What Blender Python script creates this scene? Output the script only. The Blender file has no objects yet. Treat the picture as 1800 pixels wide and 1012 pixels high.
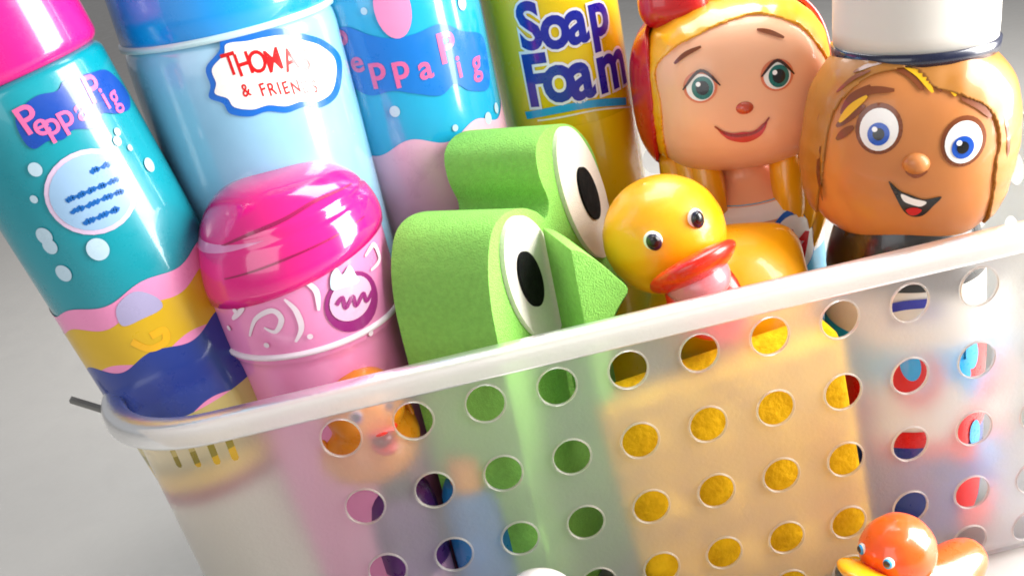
import bpy, bmesh, math, random
from mathutils import Vector, Matrix, noise
from mathutils.geometry import delaunay_2d_cdt
random.seed(7)
S = 0.01                      # everything below is written in centimetres
C = bpy.context.scene.collection
R = math.radians
F = 1900.0
# ------------------------------------------------------------------ camera
CAM = Vector((-5.68, -25.74, 25.19)); YAW, PITCH, ROLL = R(2.32), R(23.11), R(-12.21)
fw = Vector((math.sin(YAW)*math.cos(PITCH), math.cos(YAW)*math.cos(PITCH), -math.sin(PITCH)))
r0 = Vector((math.cos(YAW), -math.sin(YAW), 0)); u0 = r0.cross(fw)
rt = math.cos(ROLL)*r0 + math.sin(ROLL)*u0; up = -math.sin(ROLL)*r0 + math.cos(ROLL)*u0
def ray(px, py): return (fw + rt*(px-900)/F - up*(py-506)/F)
def un(px, py, Y):            # the point of depth Y seen at that place of the photo
    d = ray(px, py); return CAM + d*((Y-CAM.y)/d.y)
# ------------------------------------------------------------------ materials
def lin(h):
    c = [int(h[i:i+2], 16)/255 for i in (0, 2, 4)]
    return [(x/12.92 if x <= .04045 else ((x+.055)/1.055)**2.4) for x in c] + [1]
def mat(name, hexc, rough=.3, coat=0., bump=0., bscale=60., trans=0., var=.05, sss=0., spec=.5, voro=False):
    m = bpy.data.materials.new(name); m.use_nodes = True
    nt = m.node_tree; b = nt.nodes['Principled BSDF']
    c = lin(hexc)
    b.inputs['Roughness'].default_value = rough
    b.inputs['Coat Weight'].default_value = coat; b.inputs['Coat Roughness'].default_value = .06
    b.inputs['Transmission Weight'].default_value = trans
    b.inputs['Specular IOR Level'].default_value = spec
    if sss: 
        b.inputs['Subsurface Weight'].default_value = sss; b.inputs['Subsurface Radius'].default_value = (.006, .004, .003)
        b.inputs['Subsurface Scale'].default_value = .5
    tc = nt.nodes.new('ShaderNodeTexCoord')
    n = nt.nodes.new('ShaderNodeTexNoise'); n.inputs['Scale'].default_value = bscale*.35*10; n.inputs['Detail'].default_value = 5
    nt.links.new(tc.outputs['Object'], n.inputs['Vector'])
    mx = nt.nodes.new('ShaderNodeMix'); mx.data_type = 'RGBA'
    mx.inputs[6].default_value = [x*(1-var) for x in c[:3]]+[1]; mx.inputs[7].default_value = [min(1, x*(1+var)+var*.02) for x in c[:3]]+[1]
    nt.links.new(n.outputs['Fac'], mx.inputs[0]); nt.links.new(mx.outputs[2], b.inputs['Base Color'])
    n2 = nt.nodes.new('ShaderNodeTexNoise'); n2.inputs['Scale'].default_value = 70; n2.inputs['Detail'].default_value = 8; n2.inputs['Roughness'].default_value = .7
    nt.links.new(tc.outputs['Object'], n2.inputs['Vector']); mr = nt.nodes.new('ShaderNodeMapRange'); mr.inputs[1].default_value = .35; mr.inputs[2].default_value = .7
    mr.inputs[3].default_value = rough*.75; mr.inputs[4].default_value = min(1, rough*1.5); nt.links.new(n2.outputs['Fac'], mr.inputs[0]); nt.links.new(mr.outputs[0], b.inputs['Roughness'])
    if bump:
        if voro:
            t = nt.nodes.new('ShaderNodeTexVoronoi'); t.inputs['Scale'].default_value = bscale*10; o = t.outputs['Distance']
        else:
            t = nt.nodes.new('ShaderNodeTexNoise'); t.inputs['Scale'].default_value = bscale*10; t.inputs['Detail'].default_value = 6; o = t.outputs['Fac']
        nt.links.new(tc.outputs['Object'], t.inputs['Vector'])
        bp = nt.nodes.new('ShaderNodeBump'); bp.inputs['Strength'].default_value = bump; bp.inputs['Distance'].default_value = .001
        nt.links.new(o, bp.inputs['Height']); nt.links.new(bp.outputs['Normal'], b.inputs['Normal'])
    return m
M = {}
def plastic(name, hexc, **k):
    k.setdefault('rough', .28); k.setdefault('coat', .6); k.setdefault('bump', .04); k.setdefault('bscale', 20)
    M[name] = mat(name, hexc, **k); return M[name]
def ink(name, hexc, rough=.3, coat=.5):
    M[name] = mat(name, hexc, rough, coat, var=.03); return M[name]
plastic('magenta cap', 'd8147e'); plastic('teal label', '008c9a'); plastic('blue cap', '0a92e2', coat=.8)
plastic('pale blue bottle', '8fc3df', coat=1., rough=.2, var=.1); plastic('cyan can', '18a4d0', coat=.8, rough=.2)
plastic('yellow can', 'e6c400', coat=.8, rough=.2)
plastic('girl skin', 'f6b68c', rough=.4, sss=.12, coat=.25); plastic('boy skin', 'c57a3c', rough=.4, sss=.1, coat=.25)
plastic('yellow hair', 'f0a808', rough=.35); plastic('blond hair', 'aa6c1a', rough=.42, var=.25, bscale=9, coat=.3); plastic('red plastic', 'c80a12')
plastic('hat white', 'd9d4cb', rough=.5, coat=.1); plastic('navy', '0b1230'); plastic('black collar', '0a0c0c')
plastic('pink cap', 'e2167e', coat=.9, rough=.18); plastic('pink bottle', 'e486b6', coat=.7, rough=.2)
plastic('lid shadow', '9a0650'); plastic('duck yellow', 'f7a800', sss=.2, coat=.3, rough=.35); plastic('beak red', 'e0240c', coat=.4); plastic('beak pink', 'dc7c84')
plastic('duck orange', 'f65a0c', coat=.7, sss=.1); plastic('beak orange', 'f5a010', coat=.6); plastic('toy white', 'e8e0e2', coat=.5)
plastic('duck amber', 'e88a10', coat=.4)
plastic('blue tube', '1c78b8'); plastic('purple bottle', '5a2470'); plastic('dark red', '8a0612')
M['green foam'] = mat('green foam', '8aca5c', .95, 0, .8, 190, var=.2, spec=.15, sss=.06)
M['white foam'] = mat('white foam', 'ece6da', .95, 0, .5, 260, var=.05, spec=.15)
M['black foam'] = mat('black foam', '0a0a0a', .8, 0, .4, 260, spec=.15)
M['yellow sponge'] = mat('yellow sponge', 'f2ac0a', .95, 0, 1., 42, var=.45, spec=.1)
M['tabletop'] = mat('tabletop', 'aeaba6', .6, 0, .08, 8, var=.02)
for n_, h_ in dict(cloudblue='06409c', cloudsky='0672c8', pink='e0649a', lightpink='e98bb8', palepink='eab4cc', bubble='b6cfdd', badge='8fb0cf',
    badgering='cdb6d0', inkblue='0a5aa4', white='f3efe9', ink_red='c9060d', outlineblue='0a66c6', softred='e24a50', sky='4cb4dc',
    yellowband='d2a800', navyband='0a2f86', cream='bfae68', olive='8a7c18', crimson='8a0a2c', lavender='a8a0c4', letterblue='07189a',
    halo='e9e6f0', cyanline='10a0e0', amber='e8ad00', brown='7a3a0c', darkbrown='3a1606', lipred='c8202c', nosered='c24a2c', iris='0a6a62', irisblue='0a50b8', black='060606',
    gleam='ffffff', cheek='e07850', purple='8a0a6a', palecyan='bfe0e4', teal='3aa094', dotpink='d9a7c4', nosebrown='8a4010', silver='e6d3dd', bone='c9c6b4', canyellow='f2cc00').items(): ink(n_, h_)
# frosted polypropylene: rough refraction with a milky share
def frosted(name, milky, rough, tint='f2efec', clear=.05, ior=1.2):
    m = bpy.data.materials.new(name); m.use_nodes = True; nt = m.node_tree; nt.nodes.clear()
    N = nt.nodes.new; L = nt.links.new
    out = N('ShaderNodeOutputMaterial'); rf = N('ShaderNodeBsdfRefraction'); rf.inputs['IOR'].default_value = ior; rf.inputs['Roughness'].default_value = rough
    rf.inputs['Color'].default_value = (.97, .97, .96, 1)
    df = N('ShaderNodeBsdfDiffuse'); df.inputs['Color'].default_value = lin(tint)
    tl = N('ShaderNodeBsdfTranslucent'); tl.inputs['Color'].default_value = lin(tint)
    gl = N('ShaderNodeBsdfGlossy'); gl.inputs['Roughness'].default_value = .3; gl.inputs['Color'].default_value = (1, 1, 1, 1)
    tr = N('ShaderNodeBsdfTransparent'); tr.inputs['Color'].default_value = (.97, .97, .97, 1)
    m1 = N('ShaderNodeMixShader'); m1.inputs[0].default_value = .45; L(df.outputs[0], m1.inputs[1]); L(tl.outputs[0], m1.inputs[2])
    m0 = N('ShaderNodeMixShader'); m0.inputs[0].default_value = clear; L(rf.outputs[0], m0.inputs[1]); L(tr.outputs[0], m0.inputs[2])
    m2 = N('ShaderNodeMixShader'); m2.inputs[0].default_value = milky; L(m0.outputs[0], m2.inputs[1]); L(m1.outputs[0], m2.inputs[2])
    fr = N('ShaderNodeFresnel'); fr.inputs['IOR'].default_value = 1.35
    m3 = N('ShaderNodeMixShader'); L(fr.outputs[0], m3.inputs[0]); L(m2.outputs[0], m3.inputs[1]); L(gl.outputs[0], m3.inputs[2])
    nz = N('ShaderNodeTexNoise'); nz.inputs['Scale'].default_value = 900; bp = N('ShaderNodeBump'); bp.inputs['Strength'].default_value = .15; bp.inputs['Distance'].default_value = .0005
    tc = N('ShaderNodeTexCoord'); L(tc.outputs['Object'], nz.inputs['Vector']); L(nz.outputs['Fac'], bp.inputs['Height'])
    for x in (rf, df, gl): L(bp.outputs['Normal'], x.inputs['Normal'])
    L(m3.outputs[0], out.inputs['Surface']); return m
M['frosted wall'] = frosted('frosted wall', .27, .66, ior=1.3)
M['frosted rim'] = frosted('frosted rim', .55, .5, 'f4f1ec')
M['hole edge'] = frosted('hole edge', .22, .5, 'f7ece4')
# ------------------------------------------------------------------ object helpers
def obj(name, vf, m, parent=None, smooth=True, mods=None):
    me = bpy.data.meshes.new(name); v, f = vf
    me.from_pydata([Vector(p)*S for p in v], [], f); me.validate(); 
    if smooth: me.polygons.foreach_set('use_smooth', [True]*len(me.polygons))
    me.materials.append(M[m] if isinstance(m, str) else m)
    o = bpy.data.objects.new(name, me); C.objects.link(o)
    if parent: o.parent = parent
    for k, kw in (mods or []):
        md = o.modifiers.new(k.lower(), k)
        for a, b in kw.items(): setattr(md, a, b)
    return o
def thing(name, label, cat, Mx, group=None):
    o = bpy.data.objects.new(name, None); C.objects.link(o); o.empty_display_size = .01
    o.matrix_world = Matrix.Translation(Mx.translation*S) @ Mx.to_3x3().to_4x4()
    o['label'] = label; o['category'] = cat
    if group: o['group'] = group
    return o
def lathe(prof, seg=96, sx=1, sy=1):
    v, f = [], []
    for (r, z) in prof:
        for i in range(seg):
            a = 2*math.pi*i/seg; v.append((r*math.cos(a)*sx, r*math.sin(a)*sy, z))
    for j in range(len(prof)-1):
        for i in range(seg):
            a, b = j*seg+i, j*seg+(i+1) % seg; f.append((a, b, b+seg, a+seg))
    f.append(tuple(range(seg))[::-1]); n = (len(prof)-1)*seg; f.append(tuple(range(n, n+seg)))
    return v, f
def rounded(r, z0, z1, e=.35, n=6):        # a can outline with soft edges
    p = [(r-e+e*math.sin(t*math.pi/2/n), z0+e-e*math.cos(t*math.pi/2/n)) for t in range(n+1)]
    k = 12; p += [(r, z0+e+(z1-z0-2*e)*i/k) for i in range(1, k)]
    p += [(r-e+e*math.cos(t*math.pi/2/n), z1-e+e*math.sin(t*math.pi/2/n)) for t in range(n+1)]
    return p
def spline(pts, n=6, closed=True):
    out = []; N = len(pts)
    rng = range(N) if closed else range(N-1)
    for i in rng:
        g = (lambda k: pts[k % N]) if closed else (lambda k: pts[max(0, min(N-1, k))])
        p0, p1, p2, p3 = g(i-1), g(i), g(i+1), g(i+2)
        for j in range(n):
            t = j/n
            out.append(tuple(.5*(2*b+(c-a)*t+(2*a-5*b+4*c-d)*t*t+(-a+3*b-3*c+d)*t**3) for a, b, c, d in zip(p0, p1, p2, p3)))
    if not closed: out.append(tuple(pts[-1]))
    return out
def inpoly(x, y, P):
    c = False; j = len(P)-1
    for i in range(len(P)):
        xi, yi = P[i]; xj, yj = P[j]
        if (yi > y) != (yj > y) and x < (xj-xi)*(y-yi)/(yj-yi)+xi: c = not c
        j = i
    return c
def tri2d(loops, step, test=None):         # even-odd fill of loops with an inner grid
    vs, es = [], []
    for P in loops:
        b = len(vs); vs += [Vector(p) for p in P]; es += [(b+i, b+(i+1) % len(P)) for i in range(len(P))]
    xs = [v.x for v in vs]; ys = [v.y for v in vs]
    ins = lambda x, y: sum(inpoly(x, y, P) for P in loops) % 2 == 1
    x = min(xs)+step/2; 
    while x < max(xs):
        y = min(ys)+step/2
        while y < max(ys):
            if ins(x, y): vs.append(Vector((x+random.uniform(-.02, .02)*step, y)))
            y += step
        x += step
    V, E_, Fc, *_ = delaunay_2d_cdt(vs, es, [], 0, 1e-5)
    Fo = [tuple(f) for f in Fc if ins(sum(V[i].x for i in f)/len(f), sum(V[i].y for i in f)/len(f))]
    return [(v.x, v.y) for v in V], Fo
_txt = {}
def glyph(ch, bold):
    k = (ch, bold)
    if k not in _txt:
        cu = bpy.data.curves.new('t', 'FONT'); cu.body = ch; cu.size = 1; cu.offset = bold; cu.resolution_u = 4
        o = bpy.data.objects.new('t', cu); C.objects.link(o)
        dg = bpy.context.evaluated_depsgraph_get(); me = bpy.data.meshes.new_from_object(o.evaluated_get(dg))
        bm = bmesh.new(); bm.from_mesh(me); bmesh.ops.triangulate(bm, faces=bm.faces)
        for _ in range(3):
            L_ = [e for e in bm.edges if e.calc_length() > .14]
            if not L_: break
            bmesh.ops.subdivide_edges(bm, edges=L_, cuts=1); bmesh.ops.triangulate(bm, faces=bm.faces)
        bm.to_mesh(me); bm.free()
        v = [(p.co.x, p.co.y) for p in me.vertices]; f = [tuple(p.vertices) for p in me.polygons]
        bpy.data.objects.remove(o); bpy.data.meshes.remove(me)
        xs = [p[0] for p in v]; ys = [p[1] for p in v]; _txt[k] = (v, f, min(xs), max(xs))
    return _txt[k]
class Surf:
    """a solid in its own frame: inside(p), uv(p) and pos(u,v,off)"""
    def hit(self, px, py):
        Mi = self.M.inverted(); o = Mi @ CAM; d = Mi.to_3x3() @ ray(px, py)
        t = 15.
        while t < 60 and not self.inside(o+d*t): t += .06
        if t >= 60: return None
        a, b = t-.06, t
        for _ in range(14):
            m = (a+b)/2
            if self.inside(o+d*m): b = m
            else: a = m
        return self.uv(o+d*b)
    def miss(self, px, py): return None
    def outline(self, pts, n=5, closed=True):
        q = [self.hit(*p) or self.miss(*p) for p in pts]; q = [a for a in q if a]
        return spline(q, n, closed) if n else q
    def patch(self, name, uvs, m, parent, off=.02, step=.2, loops=None):
        V, Fc = tri2d(loops or [uvs], step)
        P = [self.pos(u, v, off) for u, v in V]
        o = obj(name, (P, Fc), m, parent); return o
    def decal(self, name, pts, m, parent, off=.02, step=.2, n=5):
        return self.patch(name, self.outline(pts, n), m, parent, off, step)
    def ell(self, name, c, a, b, m, parent, off=.02, rot=0, step=.2, px=True):
        uv = self.hit(*c) if px else c
        if uv is None: return None
        u, v = uv; ca, sa = math.cos(R(rot)), math.sin(R(rot))
        P = [(u+a*math.cos(t)*ca-b*math.sin(t)*sa, v+a*math.cos(t)*sa+b*math.sin(t)*ca) for t in [2*math.pi*i/28 for i in range(28)]]
        return self.patch(name, P, m, parent, off, step)
    def stroke(self, name, pts, w, m, parent, off=.03, n=6, px=True):
        pts = [p for p in ([self.hit(*p) for p in pts] if px else pts) if p]; px = False
        if len(pts) < 2: return None
        L = spline([self.hit(*p) for p in pts] if px else pts, n, False); A, B = [], []
        for i, p in enumerate(L):
            a, b = L[max(0, i-1)], L[min(len(L)-1, i+1)]; dx, dy = b[0]-a[0], b[1]-a[1]; l = math.hypot(dx, dy) or 1
            ww = w if not isinstance(w, tuple) else w[0]+(w[1]-w[0])*math.sin(math.pi*i/(len(L)-1))
            A.append((p[0]-dy/l*ww/2, p[1]+dx/l*ww/2)); B.append((p[0]+dy/l*ww/2, p[1]-dx/l*ww/2))
        V = A+B; k = len(A); return obj(name, ([self.pos(u, v, off) for u, v in V], [(i, i+1, k+i+1, k+i) for i in range(k-1)]), m, parent)
    def letters(self, name, items, m, parent, off=.05, bold=.0, xs=1.):
        """items: (character, photo x, photo y of the letter's centre, height, turn)"""
        V, Fc = [], []
        for ch, x, y, h, rot in items:
            v, f, a, b = glyph(ch, bold); u0_, v0_ = self.hit(x, y) if x > 20 or y > 20 else (x, y)
            low = .17 if ch in 'pgy' else (.0 if ch.isupper() or ch in '&bdfhkl' else .0)
            mid = .35 if ch.isupper() or ch in '&bdfhkli' else .26
            if ch in 'pgy': mid = .15
            k = len(V); c_, s_ = math.cos(R(rot)), math.sin(R(rot))
            for p in v:
                dx, dy = (p[0]-(a+b)/2)*h*xs, (p[1]-mid)*h
                V.append(self.pos(u0_+dx*c_-dy*s_, v0_+dx*s_+dy*c_, off))
            Fc += [tuple(i+k for i in q) for q in f]
        return obj(name, (V, Fc), m, parent)
class Can(Surf):
    def __init__(s, Mx, r, h, sy=1.): s.M, s.r, s.h = Mx, r, h
    def inside(s, p): return p.x**2+p.y**2 < s.r**2 and 0 < p.z < s.h
    def uv(s, p): return (s.r*math.atan2(p.x, -p.y), p.z)
    def pos(s, u, v, off): off *= .5; a = u/s.r; return ((s.r+off)*math.sin(a), -(s.r+off)*math.cos(a), v)
class Head(Surf):
    def __init__(s, Mx, a, b, c, n=2.7, m=2.2): s.M, s.a, s.b, s.c, s.n, s.m = Mx, a, b, c, n, m
    def g(s, x, z): return abs(x/s.a)**s.n+abs(z/s.c)**s.n
    def inside(s, p): return s.g(p.x, p.z)+abs(p.y/s.b)**s.m < 1
    def uv(s, p): return (p.x, p.z)
    def miss(s, px, py):
        Mi = s.M.inverted(); o = Mi @ CAM; d = Mi.to_3x3() @ ray(px, py); q = -o.y/d.y; p = o+d*q; return (p.x, p.z)
    def pos(s, u, v, off):
        k = s.g(u, v)
        if k > .985: q = (.985/k)**(1/s.n); u, v, k = u*q, v*q, .985
        return (u, -s.b*(1-k)**(1/s.m)-off, v)
    def mesh(s, k=1., nu=128, nv=96, keep=None, off=(0, 0, 0)):
        V, Fc = [], []
        sp = lambda w, e: math.copysign(abs(w)**e, w)
        for j in range(nv+1):
            ph = -math.pi/2+math.pi*j/nv          # pole axis along y so the front is smooth
            for i in range(nu):
                th = 2*math.pi*i/nu
                rr = abs(math.cos(ph))**(2/s.m*1.0) if False else None
                cy = sp(math.sin(ph), 2/s.m); rad = max(0, 1-abs(cy)**s.m)**(1/s.n)
                x = sp(math.cos(th), 2/s.n)*rad*s.a*k; z = sp(math.sin(th), 2/s.n)*rad*s.c*k; y = cy*s.b*k
                V.append((x+off[0], y+off[1], z+off[2]))
        for j in range(nv):
            for i in range(nu):
                q = (j*nu+i, j*nu+(i+1) % nu, (j+1)*nu+(i+1) % nu, (j+1)*nu+i)
                if keep:
                    cx = sum(V[t][0] for t in q)/4; cy = sum(V[t][1] for t in q)/4; cz = sum(V[t][2] for t in q)/4
                    if not keep(cx, cy, cz): continue
                Fc.append(q)
        return V, Fc
def facecam(P, extra=0):      # turn about z so that local -Y looks at the camera
    d = CAM-P; return math.atan2(d.x, -d.y)+R(extra)
def upright(P, extra=0, lean=Matrix.Identity(4)):
    return Matrix.Translation(P) @ lean @ Matrix.Rotation(facecam(P, extra), 4, 'Z')
FLOOR = 1.0; GROUND = .6
# ------------------------------------------------------------------ the surface
t = obj('tabletop', ([(-250, -120, GROUND), (250, -120, GROUND), (250, 380, GROUND), (-250, 380, GROUND)], [(0, 1, 2, 3)]), 'tabletop', smooth=False); t['kind'] = 'structure'
# ------------------------------------------------------------------ the basket
BX0, BX1, BD, BR, TOP = -16.1, 14.1, 17.5, 3.0, 12.7
HZ = 13.0
def perim(u):                 # u: arc length; 0 at front left where the straight front begins
    segs = [('l', (BX0+BR, 0), (BX1-BR, 0)), ('a', (BX1-BR, BR), -90), ('l', (BX1, BR), (BX1, BD-BR)), ('a', (BX1-BR, BD-BR), 0),
            ('l', (BX1-BR, BD), (BX0+BR, BD)), ('a', (BX0+BR, BD-BR), 90), ('l', (BX0, BD-BR), (BX0, BR)), ('a', (BX0+BR, BR), 180)]
    tot = 2*(BX1-BX0-2*BR)+2*(BD-2*BR)+2*math.pi*BR
    u %= tot
    for s in segs:
        if s[0] == 'l':
            (ax, ay), (bx, by) = s[1], s[2]; l = math.hypot(bx-ax, by-ay)
            if u <= l: 
                tx, ty = (bx-ax)/l, (by-ay)/l; return (ax+tx*u, ay+ty*u), (ty, -tx)
        else:
            l = math.pi/2*BR
            if u <= l:
                a = R(s[2])+u/BR; return (s[1][0]+BR*math.cos(a), s[1][1]+BR*math.sin(a)), (math.cos(a), math.sin(a))
        u -= l
    return perim(0)
TOT = 2*(BX1-BX0-2*BR)+2*(BD-2*BR)+2*math.pi*BR
U0 = -(math.pi/2*BR)          # arc start of the front left corner
def wallpt(u, z, out=0.):
    (x, y), (nx, ny) = perim(u); ins = .07*(HZ-z) if z < HZ else 0
    if z < GROUND+1.2:        # soft turn into the floor
        q = (GROUND+1.2-z)/1.2; ins += 1.2*(1-math.sqrt(max(0, 1-q*q)))
    return (x-nx*(ins-out), y-ny*(ins-out), z)
basket = thing('storage_basket', 'frosted white plastic basket with rows of round holes, filled with bath bottles and toys', 'basket', Matrix.Translation((-1, 8.7, GROUND)))
def inb(v): return [(p[0]+1, p[1]-8.7, p[2]-GROUND) for p in v]
loops = [[(U0, GROUND+.02), (U0+TOT, GROUND+.02), (U0+TOT, TOP-.3), (U0, TOP-.3)]]
# refine the outer loop so that corners curve
def densify(P, d):
    o = []
    for i in range(len(P)):
        a, b = P[i], P[(i+1) % len(P)]; n = max(1, int(math.hypot(b[0]-a[0], b[1]-a[1])/d))
        o += [(a[0]+(b[0]-a[0])*k/n, a[1]+(b[1]-a[1])*k/n) for k in range(n)]
    return o
loops[0] = densify(loops[0], .5)
holes = []
def front_u(x): return x-(BX0+BR)
for r_ in range(5):
    for c_ in range(0, 11):
        x = (c_-5)*2.0*(1-.0063*r_)
        z = 11.0-2.39*r_
        if z < 1.5 : z = 1.9
        holes.append((front_u(x), z, .52, .575))
LB = BX1-BX0-2*BR; LS = BD-2*BR; A = math.pi/2*BR
for r_ in range(4):           # the other sides carry the same pattern
    for k in range(5): 
        holes.append((LB+A+1+k*2.3, 10.6-2.39*r_, .53, .6)); holes.append((LB*2+A*3+LS+1+k*2.3, 10.6-2.39*r_, .53, .6)) if r_ else None
    for k in range(11): holes.append((LB+2*A+LS+2+k*2.0, 11-2.39*r_, .53, .6))
for (u, z, a, b) in holes:
    loops.append([(u+a*math.cos(q), z+b*math.sin(q)) for q in [2*math.pi*i/28 for i in range(28)]])
for sx_ in (302, 336, 370, 403):      # narrow vent slots at the rounded corner
    best = None
    for i in range(200):
        u = U0+i*.03; p = Vector(wallpt(u, 11.7)); d = p-CAM; X = 900+F*d.dot(rt)/d.dot(fw)
        if best is None or abs(X-sx_) < best[0]: best = (abs(X-sx_), u)
    u = best[1]; w = .1
    z0, z1 = 11.15, 12.0
    loops.append([(u+w, z0), (u+w, z1), (u+w*.5, z1+.08), (u-w*.5, z1+.08), (u-w, z1), (u-w, z0), (u-w*.5, z0-.08), (u+w*.5, z0-.08)])
V, Fc = tri2d(loops, .55)
obj('wall', (inb([wallpt(u, z) for u, z in V]), Fc), 'frosted wall', basket)
# raised edge round every hole (one moulded relief of the wall)
V, Fc = [], []
for (u, z, a, b) in holes[:55]:
    k = len(V); n = 28
    for i in range(n):
        q = 2*math.pi*i/n
        for j in range(8):
            w = 2*math.pi*j/8; rr = .03*math.cos(w); oo = .06*math.sin(w)
            V.append(wallpt(u+(a+.03+rr)*math.cos(q), z+(b+.03+rr)*math.sin(q), oo))
    Fc += [(k+i*8+j, k+((i+1) % n)*8+j, k+((i+1) % n)*8+(j+1) % 8, k+i*8+(j+1) % 8) for i in range(n) for j in range(8)]
obj('hole_edging', (inb(V), Fc), 'hole edge', basket)
# rim: closed profile swept round the top
prof = [(-.16, TOP-.62), (-.16, TOP-.12), (-.08, TOP), (.3, TOP+.0), (.46, TOP-.06), (.52, TOP-.2), (.52, TOP-.6), (.46, TOP-.7), (.36, TOP-.7), (.34, TOP-.3), (.05, TOP-.25), (.02, TOP-.62)]
V, Fc = [], []; n = 240; k = len(prof)
for i in range(n):
    u = TOT*i/n; (x, y), (nx, ny) = perim(u)
    for (o_, z) in prof: V.append((x+nx*o_, y+ny*o_, z))
Fc = [(i*k+j, ((i+1) % n)*k+j, ((i+1) % n)*k+(j+1) % k, i*k+(j+1) % k) for i in range(n) for j in range(k)]
obj('rim', (inb(V), Fc), 'frosted rim', basket, mods=[('BEVEL', dict(width=.0004, segments=2))])
# floor of the basket
P = [wallpt(TOT*i/120, GROUND+.25) for i in range(120)]
obj('base', (inb([(x, y, GROUND+.08) for x, y, z in P]+[(x, y, GROUND+.3) for x, y, z in P]), [tuple(range(120))[::-1], tuple(range(120, 240))]+[(i, (i+1) % 120, 120+(i+1) % 120, 120+i) for i in range(120)]), 'frosted wall', basket, smooth=False)
# grip flange on the left end
def flange(sgn, name):
    xe = BX0 if sgn < 0 else BX1
    V, Fc = [], []; n = 24
    for i in range(n+1):
        q = i/n; y = .9+q*(BD-1.8); w = 1.5*min(1, (math.sin(math.pi*q)*3)**.5)
        for (o_, z) in ((.4, TOP-.3), (.4+w*.8, TOP-.34), (.5+w, TOP-.42), (.48+w, TOP-.56), (.4+w*.8, TOP-.5), (.4, TOP-.46)):
            V.append((xe+sgn*o_, y, z))
    Fc = [(i*6+j, (i+1)*6+j, (i+1)*6+(j+1) % 6, i*6+(j+1) % 6) for i in range(n) for j in range(6)]+[(0, 1, 2, 3, 4, 5), tuple(n*6+j for j in range(6))]
    return obj(name, (inb(V), Fc), 'frosted rim', basket)
M['grip'] = mat('grip', '6f6d68', .45, 0, .1, 20)
d_ = ray(124, 702); pa = CAM+d_*((TOP-.4-CAM.z)/d_.z); pb_ = Vector((BX0+.35, 1.75, TOP-.4))
def bar(a, b, w, h):
    return [(p[0], p[1]+sy*w, p[2]+sz*h) for p in (a, b) for sy, sz in ((-1, -1), (1, -1), (1, 1), (-1, 1))], [(0, 1, 2, 3), (7, 6, 5, 4), (0, 4, 5, 1), (1, 5, 6, 2), (2, 6, 7, 3), (3, 7, 4, 0)]
v_, f_ = bar(pa, pb_, .16, .07); obj('handle_tab', (inb(v_), f_), 'grip', basket, smooth=False, mods=[('BEVEL', dict(width=.0005, segments=3))])
v_, f_ = bar(Vector((BX1+.3, .9, TOP-.5)), Vector((BX1+2.2, .9, TOP-.5)), .16, .07); obj('handle_tab', (inb(v_), f_), 'grip', basket, smooth=False, mods=[('BEVEL', dict(width=.0005, segments=3))])

# ------------------------------------------------------------------ bottles
def axis(p1, p2, Y, zbase=FLOOR):
    a, b = un(*p1, Y), un(*p2, Y); d = (b-a).normalized(); base = a+d*((zbase-a.z)/d.z)
    return base, d
BUB = lambda s, par, pts, m='bubble': [s.ell('bubble_print', (x, y), r, r*1.1, m, par, .03+i*.001) for i, (x, y, r) in enumerate(pts)]
# 1 - teal bottle leaning left, magenta cap
base, d = axis((184, 400), (12, 110), 4.3)
lean = Vector((0, 0, 1)).rotation_difference(d).to_matrix().to_4x4()
Mx = Matrix.Translation(base) @ lean @ Matrix.Rotation(facecam(base), 4, 'Z')
b = Can(Mx, 2.4, 30)
t = thing('shampoo_bottle', 'teal bottle with glossy magenta cap, leaning out over the left end of the basket', 'bottle', Mx)
zc = b.hit(60, 128)[1]
obj('body', lathe(rounded(2.38, 0, zc+.05, .3)), 'teal label', t)
obj('cap', lathe(rounded(2.42, zc, zc+6.5, .35)), 'magenta cap', t)
b.decal('logo_cloud', [(28, 205), (62, 170), (100, 160), (115, 140), (160, 128), (190, 125), (222, 160), (228, 190), (205, 200), (180, 200), (170, 225), (130, 228), (112, 245), (85, 248), (60, 262), (40, 245)], 'cloudblue', t, .02)
b.letters('logo_lettering', [('P', 50, 208, 1.0, 4), ('e', 72, 222, .85, 0), ('p', 94, 226, .85, 0), ('p', 118, 212, .85, 0), ('a', 143, 195, .85, 0), ('P', 163, 155, 1.0, -4), ('i', 182, 172, .85, 0), ('g', 203, 178, .85, 0)], 'pink', t, .05, .012)
b.ell('badge', (163, 338), 1.18, 1.1, 'badgering', t, .02); b.ell('badge', (163, 338), 1.06, .98, 'badge', t, .035)
for i, (y, x0, x1) in enumerate([(300, 160, 205), (333, 118, 217), (357, 125, 217), (385, 148, 214)]):
    k = 0; x = x0
    while x < x1-8:           # broken lines of small print on the badge
        L_ = random.choice((13, 18, 22)); xe = min(x+L_, x1); sl = -.42
        b.stroke('print_line', [(x+(xe-x)*w_/6, y+sl*(x+(xe-x)*w_/6-163)+(3.2 if w_ % 2 else -3.2)*random.uniform(.6, 1.2)) for w_ in range(7)], .1, 'inkblue', t, .05, 3); x = xe+5
BUB(b, t, [(62, 298, .17), (78, 415, .22), (88, 433, .2), (172, 438, .28), (112, 480, .22), (206, 232, .1), (206, 248, .12), (228, 260, .08), (262, 290, .18), (60, 350, .1)])
def band(s, name, z0, z1, m, par, off, a=1.75, wav=0., ph=0.):
    L = s.r*a; N = 160; K = 10
    V, Fc = [], []
    for k in range(K+1):
        for i in range(N+1):
            lo, hi = z0+wav*math.sin(ph+i*.1375), z1+wav*math.sin(ph+1+i*.15); V.append(s.pos(-L+2*L*i/N, lo+(hi-lo)*k/K, off))
    Fc = [(k*(N+1)+i, k*(N+1)+i+1, (k+1)*(N+1)+i+1, (k+1)*(N+1)+i) for k in range(K) for i in range(N)]
    return obj(name, (V, Fc), m, par)
z = b.hit(262, 560)[1]
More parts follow.
